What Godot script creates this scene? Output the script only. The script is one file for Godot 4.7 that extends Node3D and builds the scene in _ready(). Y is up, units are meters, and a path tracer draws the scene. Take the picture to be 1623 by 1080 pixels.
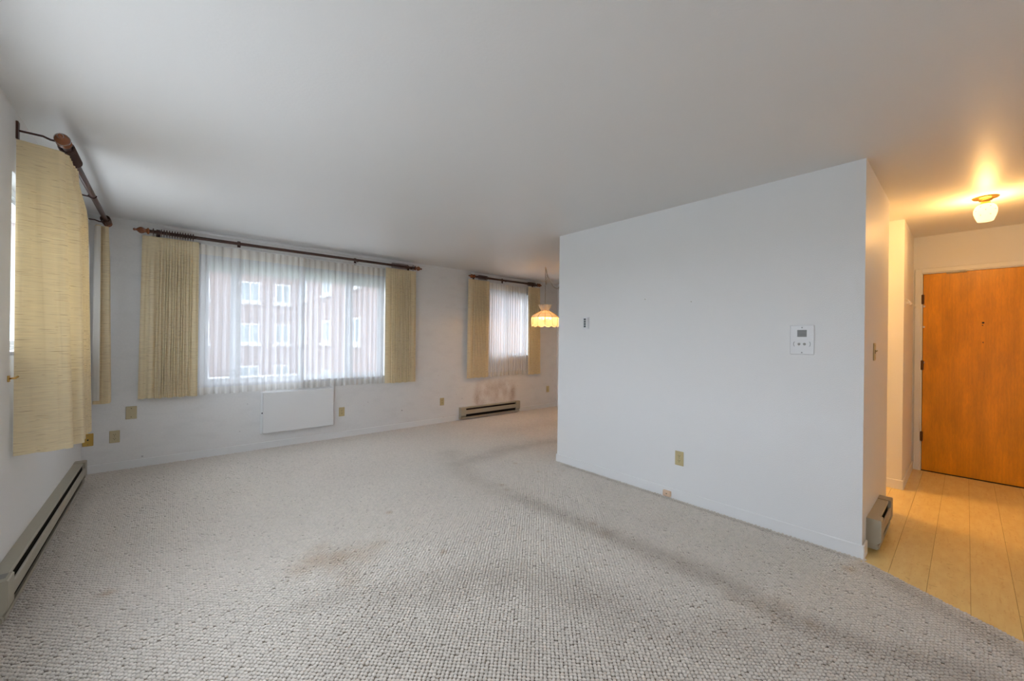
extends Node3D
# An empty living room with windows on two sides, a partition wall and an entrance hall.
# x runs along the window wall, z towards the camera, y up; metres.

const CEIL := 2.44
const XP := 3.784          # living room face of the partition
const ZA := 2.474          # dining end of the partition
const ZB := 4.966          # hall end of the partition
const XD := 6.53           # entrance door wall

var M := {}
var taken := {}
var rng := RandomNumberGenerator.new()
var wall_uv := false

# ---------------------------------------------------------------- scene nodes
func numbered(n: String) -> String:
	if not taken.has(n):
		taken[n] = 0
		return n
	taken[n] += 1
	return "%s_%03d" % [n, taken[n]]

func tag(o: Node, label: String, category := "", group := "", kind := "") -> Node:
	if label: o.set_meta("label", label)
	if category: o.set_meta("category", category)
	if group: o.set_meta("group", group)
	if kind: o.set_meta("kind", kind)
	return o

func base(called: String, at: Vector3, label: String, category := "", group := "", turn := 0.0) -> Node3D:
	var o := Node3D.new()
	o.name = numbered(called)
	add_child(o)
	o.position = at
	o.rotation.y = turn
	tag(o, label, category, group)
	return o

func put(mesh: Mesh, called: String, mat: Material, parent: Node, at := Vector3.ZERO) -> MeshInstance3D:
	var o := MeshInstance3D.new()
	o.name = called if parent != self else numbered(called)
	o.mesh = mesh
	o.material_override = mat
	o.cast_shadow = GeometryInstance3D.SHADOW_CASTING_SETTING_ON
	parent.add_child(o, true)
	o.position = at
	return o

func struct(called: String, st: SurfaceTool, mat: Material, label: String) -> MeshInstance3D:
	var o := put(done(st), called, mat, self)
	tag(o, label, "", "", "structure")
	return o

# ---------------------------------------------------------------- shapes
func mb(smooth := false) -> SurfaceTool:
	var st := SurfaceTool.new()
	st.begin(Mesh.PRIMITIVE_TRIANGLES)
	st.set_smooth_group(0 if smooth else -1)
	return st

func done(st: SurfaceTool) -> ArrayMesh:
	st.generate_normals()
	return st.commit()

func vert(st: SurfaceTool, v: Vector3) -> void:
	if wall_uv:
		st.set_uv(Vector2(v.x / 6.6, 1.0 - v.y / CEIL))
	st.add_vertex(v)

func tri(st: SurfaceTool, a: Vector3, b: Vector3, c: Vector3) -> void:
	vert(st, a); vert(st, b); vert(st, c)

func quad(st: SurfaceTool, a: Vector3, b: Vector3, c: Vector3, d: Vector3) -> void:
	tri(st, a, b, c); tri(st, a, c, d)

# a box between two corners with chamfered edges
func box(st: SurfaceTool, lo: Vector3, hi: Vector3, e := 0.0) -> void:
	var c := (lo + hi) / 2.0
	var h := (hi - lo) / 2.0
	e = minf(e, minf(h.x, minf(h.y, h.z)) * 0.9)
	var ax := [Vector3.RIGHT, Vector3.UP, Vector3.BACK]
	for k in 3:
		for s in [-1.0, 1.0]:
			var n: Vector3 = ax[k] * s
			var u: Vector3 = ax[(k + 1) % 3]
			var w: Vector3 = ax[(k + 2) % 3] * s
			var o: Vector3 = c + n * h[k]
			var hu: float = h[(k + 1) % 3] - e
			var hw: float = h[(k + 2) % 3] - e
			quad(st, o - u * hu - w * hw, o - u * hu + w * hw, o + u * hu + w * hw, o + u * hu - w * hw)
	if e <= 0.0:
		return
	for k in 3:
		var a: Vector3 = ax[k]
		var b: Vector3 = ax[(k + 1) % 3]
		var d: Vector3 = ax[(k + 2) % 3]
		var ha: float = h[k] - e
		for s in [-1.0, 1.0]:
			for t in [-1.0, 1.0]:
				var p: Vector3 = c + b * s * h[(k + 1) % 3] + d * t * (h[(k + 2) % 3] - e)
				var q: Vector3 = c + b * s * (h[(k + 1) % 3] - e) + d * t * h[(k + 2) % 3]
				if s * t > 0:
					quad(st, p - a * ha, q - a * ha, q + a * ha, p + a * ha)
				else:
					quad(st, q - a * ha, p - a * ha, p + a * ha, q + a * ha)
	for sx in [-1.0, 1.0]:
		for sy in [-1.0, 1.0]:
			for sz in [-1.0, 1.0]:
				var s := Vector3(sx, sy, sz)
				var p1 := c + s * Vector3(h.x, h.y - e, h.z - e)
				var p2 := c + s * Vector3(h.x - e, h.y, h.z - e)
				var p3 := c + s * Vector3(h.x - e, h.y - e, h.z)
				if sx * sy * sz > 0: tri(st, p1, p3, p2)
				else: tri(st, p1, p2, p3)

func boxm(lo: Vector3, hi: Vector3, e := 0.0) -> ArrayMesh:
	var st := mb()
	box(st, lo, hi, e)
	return done(st)

# a tube through points, closed at both ends
func tube(st: SurfaceTool, pts: Array, r: float, sides := 10, loop := false) -> void:
	var rings := []
	var n := pts.size()
	var up := Vector3.UP
	for i in n:
		var t: Vector3
		if loop: t = (pts[(i + 1) % n] - pts[(i - 1 + n) % n]).normalized()
		else: t = (pts[mini(i + 1, n - 1)] - pts[maxi(i - 1, 0)]).normalized()
		if absf(t.dot(up)) > 0.95: up = Vector3.RIGHT if absf(t.x) < 0.9 else Vector3.BACK
		var a := t.cross(up).normalized()
		var b := a.cross(t).normalized()
		up = b
		var ring := []
		for k in sides:
			var f := TAU * k / sides
			ring.append(pts[i] + (a * cos(f) + b * sin(f)) * r)
		rings.append(ring)
	for i in (n if loop else n - 1):
		var A: Array = rings[i]
		var B: Array = rings[(i + 1) % n]
		for k in sides:
			var k2 := (k + 1) % sides
			quad(st, A[k], A[k2], B[k2], B[k])
	if not loop:
		for k in range(1, sides - 1):
			tri(st, rings[0][0], rings[0][k + 1], rings[0][k])
			tri(st, rings[n - 1][0], rings[n - 1][k], rings[n - 1][k + 1])

# a profile of (radius, height) turned about an axis
func lathe(st: SurfaceTool, prof: Array, segs := 20, tr := Transform3D.IDENTITY) -> void:
	for i in prof.size() - 1:
		for k in segs:
			var f := TAU * k / segs
			var g := TAU * (k + 1) / segs
			var p: Vector2 = prof[i]
			var q: Vector2 = prof[i + 1]
			var a := tr * Vector3(p.x * cos(f), p.y, p.x * sin(f))
			var b := tr * Vector3(p.x * cos(g), p.y, p.x * sin(g))
			var c := tr * Vector3(q.x * cos(g), q.y, q.x * sin(g))
			var d := tr * Vector3(q.x * cos(f), q.y, q.x * sin(f))
			if p.x > 1e-6: tri(st, a, b, c)
			if q.x > 1e-6: tri(st, a, c, d)

func lathem(prof: Array, segs := 20, tr := Transform3D.IDENTITY) -> ArrayMesh:
	var st := mb(true)
	lathe(st, prof, segs, tr)
	return done(st)

func torus(st: SurfaceTool, tr: Transform3D, R: float, r: float, n := 18, m := 7, stretch := 1.0) -> void:
	var pts := []
	for i in n:
		var f := TAU * i / n
		pts.append(tr * Vector3(R * cos(f), R * stretch * sin(f), 0))
	tube(st, pts, r, m, true)

# a (z, y) outline drawn out along x
func extrude(st: SurfaceTool, poly: PackedVector2Array, x0: float, x1: float) -> void:
	var n := poly.size()
	var ids := Geometry2D.triangulate_polygon(poly)
	for i in range(0, ids.size(), 3):
		var a := poly[ids[i]]
		var b := poly[ids[i + 1]]
		var c := poly[ids[i + 2]]
		if (b - a).cross(c - a) < 0:
			var t := b; b = c; c = t
		tri(st, Vector3(x0, a.y, a.x), Vector3(x0, b.y, b.x), Vector3(x0, c.y, c.x))
		tri(st, Vector3(x1, a.y, a.x), Vector3(x1, c.y, c.x), Vector3(x1, b.y, b.x))
	var area := 0.0
	for i in n: area += poly[i].cross(poly[(i + 1) % n])
	for i in n:
		var p := poly[i]
		var q := poly[(i + 1) % n]
		if area > 0: quad(st, Vector3(x0, p.y, p.x), Vector3(x1, p.y, p.x), Vector3(x1, q.y, q.x), Vector3(x0, q.y, q.x))
		else: quad(st, Vector3(x0, p.y, p.x), Vector3(x0, q.y, q.x), Vector3(x1, q.y, q.x), Vector3(x1, p.y, p.x))

# ---------------------------------------------------------------- materials
func rgb(r: float, g: float, b: float, a := 1.0) -> Color:
	return Color(r / 255.0, g / 255.0, b / 255.0, a)

func mat(called: String, c: Color, rough := 0.6, metal := 0.0) -> StandardMaterial3D:
	var m := StandardMaterial3D.new()
	m.resource_name = called
	m.albedo_color = c
	m.roughness = rough
	m.metallic = metal
	m.cull_mode = BaseMaterial3D.CULL_DISABLED
	M[called] = m
	return m

func noise(freq: float, seed_: int, octaves := 4) -> FastNoiseLite:
	var n := FastNoiseLite.new()
	n.seed = seed_
	n.frequency = freq
	n.noise_type = FastNoiseLite.TYPE_SIMPLEX_SMOOTH
	n.fractal_octaves = octaves
	return n

func relief(m: StandardMaterial3D, size: int, freq: float, seed_: int, depth: float, metres: float) -> void:
	var t := NoiseTexture2D.new()
	t.width = size; t.height = size
	t.seamless = true
	t.noise = noise(freq, seed_)
	m.heightmap_enabled = true
	m.heightmap_texture = t
	m.heightmap_scale = depth
	m.uv1_triplanar = true
	m.uv1_world_triplanar = true
	m.uv1_scale = Vector3.ONE / metres

func tex(im: Image) -> ImageTexture:
	return ImageTexture.create_from_image(im)

func slub_image() -> Image:
	# raw silk: fine weft lines and darker slubs that run across the cloth
	var w := 768
	var im := Image.create(w, w, false, Image.FORMAT_RGB8)
	var r := RandomNumberGenerator.new()
	r.seed = 11
	var nz := noise(0.012, 5, 3)
	for y in w:
		var t := r.randf_range(-0.022, 0.022)
		for x in w:
			var v := 1.0 + t + 0.028 * nz.get_noise_2d(x * 0.5, y * 9.0)
			im.set_pixel(x, y, Color(0.950 * v, 0.888 * v, 0.748 * v))
	for i in 900:
		var y := r.randi_range(0, w - 1)
		var x0 := r.randi_range(0, w - 1)
		var l := int(r.randf_range(12, 95))
		var d := r.randf_range(0.05, 0.27) * (1.0 if r.randf() < 0.75 else -0.3)
		var th := 1 if r.randf() < 0.7 else 2
		for k in l:
			var f := sin(PI * k / l) * d
			for j in th:
				var xx := (x0 + k) % w
				var yy := (y + j) % w
				var c := im.get_pixel(xx, yy)
				im.set_pixel(xx, yy, Color(c.r * (1 - f * 0.75), c.g * (1 - f), c.b * (1 - f * 1.25)))
	return im

func wood_image() -> Image:
	# rotary-cut veneer, grain upright
	var w := 512
	var h := 1024
	var im := Image.create(w, h, false, Image.FORMAT_RGB8)
	var a := noise(0.008, 3, 4)
	var b := noise(0.05, 4, 3)
	var c := noise(0.25, 6, 2)
	for y in h:
		for x in w:
			var n1 := a.get_noise_2d(x * 1.3, y * 0.35)
			var n2 := b.get_noise_2d(x * 2.2, y * 0.10 + n1 * 22.0)
			var n3 := c.get_noise_2d(x * 2.5, y * 0.12)
			var v := 1.0 + n1 * 0.10 + n2 * 0.045 + n3 * 0.05
			im.set_pixel(x, y, Color(0.905 * v, 0.605 * v, 0.040 * v))
	return im

func back_wall_image() -> Image:
	# off-white paint; soot above the dining heater, scuffs and filled holes
	var w := 1320
	var h := 488
	var im := Image.create(w, h, false, Image.FORMAT_RGB8)
	im.fill(rgb(236, 235, 233))
	var n := noise(0.035, 21, 4)
	var f := noise(0.2, 22, 3)
	for y in h:
		for x in w:
			var X := x * 0.005
			var Y := CEIL - y * 0.005
			var s := 0.0
			if X > 4.2 and X < 5.6 and Y < 0.72:
				var inside := smoothstep(4.40, 4.56, X) * smoothstep(5.42, 5.24, X) * smoothstep(0.70, 0.52, Y)
				s = inside * clampf(0.17 + 0.30 * n.get_noise_2d(x * 0.55, y * 0.45) + 0.10 * f.get_noise_2d(x, y), 0.0, 0.6)
				s += 0.30 * exp(-pow((X - 4.50) / 0.06, 2.0) - pow((Y - 0.33) / 0.10, 2.0)) * (1.0 + f.get_noise_2d(x, y))
				s += 0.30 * exp(-pow((X - 5.30) / 0.06, 2.0) - pow((Y - 0.36) / 0.11, 2.0)) * (1.0 + f.get_noise_2d(x, y))
			var g := 0.030 * maxf(0.0, n.get_noise_2d(x * 0.4, y * 0.9)) + 0.012 * f.get_noise_2d(x, y)
			s = clampf(s, 0.0, 0.7)
			var c := rgb(236, 235, 233)
			im.set_pixel(x, y, Color(c.r * (1 - s * 0.36 - g), c.g * (1 - s * 0.47 - g), c.b * (1 - s * 0.53 - g)))
	var r := RandomNumberGenerator.new()
	r.seed = 8
	for i in 24:
		var x := r.randi_range(20, w - 20)
		var y := r.randi_range(330, 470)
		var c := im.get_pixel(x, y) * r.randf_range(0.72, 0.9)
		im.fill_rect(Rect2i(x, y, r.randi_range(1, 3), r.randi_range(1, 3)), c)
	return im

func vinyl_image() -> Image:
	var w := 768
	var im := Image.create(w, w, false, Image.FORMAT_RGB8)
	var a := noise(0.01, 31, 4)
	var b := noise(0.045, 32, 3)
	for y in w:
		for x in w:
			var v := 1.0 + 0.022 * a.get_noise_2d(x * 0.7, y * 2.2)
			var vein := b.get_noise_2d(x * 0.35 + 40 * a.get_noise_2d(x, y), y * 1.6)
			v -= 0.10 * clampf(vein - 0.28, 0.0, 0.5)
			im.set_pixel(x, y, Color(0.970 * v, 0.860 * v * v, 0.590 * v * v))
	var r := RandomNumberGenerator.new()
	r.seed = 5
	for i in 26:
		var p := Vector2(r.randf() * w, r.randf() * w)
		var d := Vector2.from_angle(r.randf_range(-0.7, 0.7) + PI / 2) * 1.0
		for k in r.randi_range(6, 22):
			p += d
			im.set_pixel(posmod(int(p.x), w), posmod(int(p.y), w), Color(0.52, 0.42, 0.27))
	return im

func brick_image() -> Image:
	var w := 512
	var im := Image.create(w, w, false, Image.FORMAT_RGB8)
	im.fill(Color(0.60, 0.54, 0.50))
	var r := RandomNumberGenerator.new()
	r.seed = 77
	for row in 32:
		var off := 0 if row % 2 == 0 else 24
		for k in range(-1, 11):
			var v := r.randf_range(0.85, 1.12)
			var c := Color(0.60 * v, 0.51 * v, 0.48 * v)
			im.fill_rect(Rect2i(k * 48 + off, row * 16, 45, 13), c)
	return im

func materials() -> void:
	var m := mat("wall_paint", rgb(238, 238, 237), 0.46)
	m.metallic_specular = 0.4
	relief(m, 512, 0.09, 2, 0.06, 0.35)
	m = mat("wall_paint_scuffed", Color.WHITE, 0.45)
	m.albedo_texture = tex(back_wall_image())
	m = mat("ceiling_paint", rgb(241, 240, 238), 0.42)
	m.metallic_specular = 0.24
	relief(m, 512, 0.05, 9, 0.03, 0.5)
	m = mat("trim_paint", rgb(239, 239, 238), 0.38)
	m = mat("carpet_yarn", Color.WHITE, 0.95)
	m.vertex_color_use_as_albedo = true
	m.rim_enabled = true; m.rim = 0.9
	mat("carpet_backing", rgb(128, 116, 100), 0.95)
	m = mat("vinyl", Color.WHITE, 0.24)
	m.albedo_texture = tex(vinyl_image())
	m.uv1_triplanar = true; m.uv1_world_triplanar = true
	m.uv1_scale = Vector3.ONE / 1.1
	m = mat("vinyl_cool", rgb(249, 249, 250), 0.26)
	m.albedo_texture = M.vinyl.albedo_texture
	m.uv1_triplanar = true; m.uv1_world_triplanar = true
	m.uv1_scale = Vector3.ONE / 1.1
	m.uv1_offset = Vector3(0.37, 0.0, 0.61)
	mat("subfloor", rgb(158, 122, 70), 0.9)
	m = mat("door_veneer", Color.WHITE, 0.36)
	m.albedo_texture = tex(wood_image())
	m.uv1_triplanar = true
	m.uv1_scale = Vector3(1.0, 0.49, 1.0)
	m = mat("drape", Color.WHITE, 0.9)
	m.albedo_texture = tex(slub_image())
	m.uv1_scale = Vector3(1.35, 1.35, 1)
	m.backlight_enabled = true
	m.backlight = rgb(200, 190, 165)
	m.rim_enabled = true; m.rim = 0.3
	m = mat("drape_lining", rgb(236, 234, 228), 0.9)
	m.backlight_enabled = true
	m.backlight = rgb(215, 212, 205)
	m = mat("sheer", rgb(246, 246, 247, 0.76), 0.9)
	m.transparency = BaseMaterial3D.TRANSPARENCY_ALPHA
	m.backlight_enabled = true
	m.backlight = rgb(100, 104, 110)
	m = mat("sheer_heading", rgb(234, 229, 221, 0.93), 0.9)
	m.transparency = BaseMaterial3D.TRANSPARENCY_ALPHA
	m.backlight_enabled = true
	m.backlight = rgb(120, 118, 114)
	m = mat("sheer_thick", rgb(242, 240, 236, 0.80), 0.9)
	m.transparency = BaseMaterial3D.TRANSPARENCY_ALPHA
	m.backlight_enabled = true
	m.backlight = rgb(150, 150, 148)
	m = mat("sheer_double", rgb(246, 246, 246, 0.80), 0.9)
	m.transparency = BaseMaterial3D.TRANSPARENCY_ALPHA
	m.backlight_enabled = true
	m.backlight = rgb(158, 159, 164)
	m = mat("blind_cloth", rgb(214, 222, 214), 0.9)
	m.backlight_enabled = true
	m.backlight = rgb(230, 236, 230)
	mat("rod_wood", rgb(78, 52, 44), 0.32)
	m = mat("finial_wood", rgb(132, 72, 38), 0.22)
	m.clearcoat_enabled = true; m.clearcoat = 0.6; m.clearcoat_roughness = 0.15
	mat("bracket_metal", rgb(70, 44, 38), 0.4, 0.3)
	mat("track_white", rgb(225, 224, 221), 0.4)
	mat("heater_enamel", rgb(172, 165, 147), 0.42)
	mat("heater_dark", rgb(38, 34, 31), 0.7)
	mat("heater_fin", rgb(60, 55, 50), 0.5, 0.6)
	mat("sticker", rgb(140, 138, 132), 0.6)
	mat("plate_ivory", rgb(203, 186, 140), 0.35)
	mat("plate_tan", rgb(196, 182, 146), 0.35)
	mat("plate_brass", rgb(205, 168, 84), 0.33, 0.25)
	mat("slot_dark", rgb(40, 34, 28), 0.7)
	mat("screw", rgb(150, 140, 115), 0.35, 0.7)
	mat("plastic_white", rgb(232, 233, 234), 0.35)
	mat("plastic_cream", rgb(226, 196, 166), 0.4)
	mat("grille_grey", rgb(128, 130, 130), 0.6)
	mat("button_grey", rgb(92, 102, 106), 0.5)
	mat("mark_grey", rgb(176, 176, 172), 0.5)
	mat("brass", rgb(214, 172, 96), 0.24, 0.9)
	mat("chain_metal", rgb(150, 138, 112), 0.35, 0.8)
	mat("hinge_metal", rgb(110, 78, 52), 0.4, 0.6)
	mat("steel_worn", rgb(120, 110, 92), 0.4, 0.8)
	mat("wax_white", rgb(238, 226, 226), 0.6)
	mat("frame_white", rgb(236, 240, 240), 0.35)
	m = mat("glass", rgb(255, 255, 255, 0.06), 0.02)
	m.transparency = BaseMaterial3D.TRANSPARENCY_ALPHA
	m = mat("lamp_glass", rgb(255, 244, 214), 0.3)
	m.emission_enabled = true
	m.emission = rgb(255, 226, 168)
	m.emission_energy_multiplier = 1.05
	mat("lamp_stud", rgb(214, 170, 110), 0.5)
	m = mat("bulb_glow", rgb(255, 240, 210), 0.3)
	m.emission_enabled = true
	m.emission = rgb(255, 214, 140)
	m.emission_energy_multiplier = 4.0
	m = mat("shade_panel", rgb(244, 226, 198), 0.4)
	m.backlight_enabled = true
	m.backlight = rgb(96, 88, 78)
	m = mat("shade_fringe", rgb(238, 228, 214, 0.36), 0.35)
	m.transparency = BaseMaterial3D.TRANSPARENCY_ALPHA
	m.backlight_enabled = true
	m.backlight = rgb(96, 92, 88)
	m = mat("brick", Color.WHITE, 0.9)
	m.albedo_texture = tex(brick_image())
	m.uv1_triplanar = true; m.uv1_world_triplanar = true
	m.uv1_scale = Vector3.ONE / 2.4
	mat("concrete_pale", rgb(226, 226, 224), 0.8)
	mat("yard_paving", rgb(192, 191, 187), 0.95)
	mat("window_dark", rgb(150, 172, 178), 0.12)

# ---------------------------------------------------------------- camera, light
func set_camera() -> void:
	var cam := Camera3D.new()
	cam.name = "camera"
	add_child(cam)
	var right := Vector3(0.75429553, 0.01218145, 0.65642201)
	var up := Vector3(-0.00961841, 0.99992559, -0.00750342)
	cam.transform = Transform3D(Basis(right, up, right.cross(up)).orthonormalized(), Vector3(0.5924, 1.3027, 5.3736))
	cam.fov = 81.47
	cam.near = 0.05
	cam.far = 200.0
	cam.current = true

func set_sky() -> void:
	var w := WorldEnvironment.new()
	w.name = "sky_light"
	var e := Environment.new()
	e.background_mode = Environment.BG_SKY
	var s := ProceduralSkyMaterial.new()
	s.sky_top_color = Color(0.90, 0.945, 1.0)
	s.sky_horizon_color = Color(0.92, 0.955, 1.0)
	s.ground_horizon_color = Color(0.62, 0.63, 0.62)
	s.ground_bottom_color = Color(0.5, 0.5, 0.48)
	s.sun_angle_max = 1.0
	e.sky = Sky.new()
	e.sky.sky_material = s
	e.background_energy_multiplier = 6.1
	e.tonemap_mode = Environment.TONE_MAPPER_LINEAR
	e.tonemap_exposure = 1.38
	e.sdfgi_enabled = true
	e.ssao_enabled = true
	e.ssil_enabled = true
	w.environment = e
	add_child(w)

func bulb_light(parent: Node, at: Vector3, energy: float, size := 0.04) -> void:
	var l := OmniLight3D.new()
	l.name = "bulb_light"
	l.light_color = rgb(255, 194, 116)
	l.light_energy = energy
	l.light_size = size
	l.omni_range = 14.0
	l.omni_attenuation = 2.0
	l.shadow_enabled = true
	parent.add_child(l, true)
	l.position = at

# ---------------------------------------------------------------- cloth
func along(path: Array, s: float) -> Vector4:
	# point (x, z) and normal (x, z) at the share s of a plan polyline; the normal is to the right of the way and turns softly at corners
	var total := 0.0
	for i in path.size() - 1: total += path[i].distance_to(path[i + 1])
	var p := _on(path, s * total)
	var a := _on(path, clampf(s * total - 0.018, 0.0, total))
	var b := _on(path, clampf(s * total + 0.018, 0.0, total))
	var mid := (a + b) / 2.0 if s * total > 0.018 and s * total < total - 0.018 else p
	var t := (b - a).normalized()
	return Vector4(mid.x, mid.y, -t.y, t.x)

func _on(path: Array, d: float) -> Vector2:
	for i in path.size() - 1:
		var l: float = path[i].distance_to(path[i + 1])
		if d <= l or i == path.size() - 2:
			return path[i].lerp(path[i + 1], d / l)
		d -= l
	return path[0]

# Hanging cloth: it follows path_top at the heading and path_low at the hem; folds is a list of [width, depth] along the way.
func cloth(path_top: Array, path_low: Array, folds: Array, y_top: float, y_low: float, v0: float, v1: float, rows: int, side := 1.0, back := 0.0, overlap := 0.10, pinch := 0.3, salt := 1, broad := false) -> ArrayMesh:
	var total := 0.0
	for f in folds: total += f[0]
	var r := RandomNumberGenerator.new()
	r.seed = salt
	var cols := []        # share, depth, lateral share, fold number, phase
	var at := 0.0
	for k in folds.size():
		var w: float = folds[k][0]
		var n := 14 if w < 0.2 else 24
		var j := r.randf_range(0.75, 1.2)
		for i in n + (1 if k == folds.size() - 1 else 0):
			var t := float(i) / n
			var ph := TAU * t
			cols.append([(at + w * t) / total, folds[k][1] * j * (absf(sin(ph / 2.0)) if broad else 0.5 - 0.5 * cos(ph)), overlap * w * sin(2.0 * ph) / total, k, r.randf()])
		at += w
	var nc := cols.size()
	var grid := []
	var uvs := []
	for q in rows + 1:
		var v := lerpf(v0, v1, float(q) / rows)
		var y := lerpf(y_top, y_low, v)
		var drop := (y_top - y)
		var a := lerpf(pinch, 1.0, smoothstep(0.04, 0.28, drop))
		var line := []
		var ul := []
		var u := 0.0
		var before := Vector3.ZERO
		for c in nc:
			var col: Array = cols[c]
			var wob := 0.004 * sin(v * 4.0 + float(col[3]) * 2.3 + salt) * smoothstep(0.0, 0.3, v) / maxf(total, 0.01) * 1.0
			if c == 0 or c == nc - 1: wob = 0.0
			var s := clampf(col[0] + col[2] * a + wob, 0.0, 1.0)
			var p := along(path_top, s)
			var g := along(path_low, s)
			var pos := Vector2(lerpf(p.x, g.x, v), lerpf(p.y, g.y, v))
			var nn := Vector2(lerpf(p.z, g.z, v), lerpf(p.w, g.w, v)).normalized() * side
			pos += nn * (col[1] * a - back)
			var P := Vector3(pos.x, y - (0.004 * sin(float(col[3]) * 1.7 + salt) if q == rows and v1 > 0.99 else 0.0), pos.y)
			if c > 0: u += Vector2(P.x - before.x, P.z - before.z).length()
			before = P
			line.append(P)
			ul.append(Vector2(u, drop))
		grid.append(line)
		uvs.append(ul)
	var st := mb(true)
	for q in rows:
		for c in nc - 1:
			for pair in [[q, c], [q, c + 1], [q + 1, c + 1], [q, c], [q + 1, c + 1], [q + 1, c]]:
				st.set_uv(uvs[pair[0]][pair[1]])
				st.add_vertex(grid[pair[0]][pair[1]])
	st.index()
	st.generate_normals()
	return st.commit()

func drape(label: String, group: String, top: Array, low: Array, folds: Array, y_top: float, y_low: float, side: float, salt: int) -> void:
	var o := base("curtain", Vector3.ZERO, label, "curtain", group)
	put(cloth(top, low, folds, y_top, y_low, 0.0, 1.0, 22, side, 0.0, 0.05, 0.32, salt, true), "drape_fabric", M.drape, o)
	put(cloth(top, low, folds, y_top - 0.01, y_low + 0.03, 0.0, 1.0, 22, side, 0.006, 0.05, 0.32, salt, true), "lining", M.drape_lining, o)

func sheer(label: String, top: Array, n: int, y_top: float, y_low: float, side: float, salt: int, kind: String) -> void:
	var o := base("sheer_curtain", Vector3.ZERO, label, "sheer curtain", "white sheer curtains")
	var r := RandomNumberGenerator.new()
	r.seed = salt * 7
	var folds := []
	for i in n: folds.append([r.randf_range(0.8, 1.25) * 0.09, r.randf_range(0.022, 0.036)])
	var h := y_top - y_low
	put(cloth(top, top, folds, y_top, y_low, 0.0, 0.105 / h, 3, side, 0.0, 0.06, 0.5, salt), "heading", M.sheer_heading, o)
	put(cloth(top, top, folds, y_top, y_low, 0.105 / h, 1.0 - 0.075 / h, 14, side, 0.0, 0.125, 0.5, salt), "voile", M[kind], o)
	put(cloth(top, top, folds, y_top, y_low, 1.0 - 0.075 / h, 1.0, 2, side, 0.0, 0.125, 0.5, salt), "hem", M.sheer_thick, o)

# ---------------------------------------------------------------- fittings
func finial(parent: Node, at: Vector3, dir: Vector3) -> void:
	var prof := [Vector2(0.0, -0.002), Vector2(0.019, 0.0), Vector2(0.030, 0.006), Vector2(0.031, 0.014), Vector2(0.018, 0.022), Vector2(0.016, 0.030), Vector2(0.026, 0.042), Vector2(0.032, 0.056), Vector2(0.030, 0.070), Vector2(0.021, 0.083), Vector2(0.011, 0.093), Vector2(0.009, 0.101), Vector2(0.013, 0.108), Vector2(0.009, 0.117), Vector2(0.0, 0.120)]
	var y := dir.normalized()
	var x := Vector3.UP if absf(y.y) < 0.5 else Vector3.RIGHT
	var z := x.cross(y).normalized()
	put(lathem(prof, 20, Transform3D(Basis(y.cross(z).normalized(), y, z), at)), "finial", M.finial_wood, parent)

func rings(parent: Node, rod_y: float, spots: Array, dir: Vector3) -> void:
	var st := mb(true)
	var b := Basis(Vector3.UP, dir.cross(Vector3.UP).normalized(), dir)
	torus(st, Transform3D(b, Vector3.ZERO), 0.0300, 0.0042, 20, 7)
	torus(st, Transform3D(Basis(dir, Vector3.UP, dir.cross(Vector3.UP)), Vector3(0, -0.038, 0)), 0.005, 0.0014, 10, 5)
	var m := done(st)
	for p in spots: put(m, "ring", M.rod_wood, parent, p)

func wall_bracket(parent: Node, wall: Vector3, out: Vector3, reach: float) -> void:
	# plate on the wall, an arm, and a cradle under the rod
	var st := mb()
	var s := out.cross(Vector3.UP).normalized()
	var pl := Vector3(0.005, 0.045, 0.005) + s.abs() * 0.010
	box(st, wall + out * 0.004 - pl.max(out.abs() * 0.004), wall + out * 0.004 + pl.max(out.abs() * 0.004), 0.002)
	tube(st, [wall + out * 0.004, wall + out * reach * 0.55, wall + out * reach * 0.72 - Vector3.UP * 0.010, wall + out * reach - Vector3.UP * 0.012], 0.0055, 8)
	var arc := []
	for i in 9:
		var f := PI + PI * i / 8.0
		arc.append(wall + out * (reach + cos(f) * 0.0215) + Vector3.UP * sin(f) * 0.0215)
	tube(st, arc, 0.004, 6)
	put(done(st), "bracket", M.bracket_metal, parent)

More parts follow.
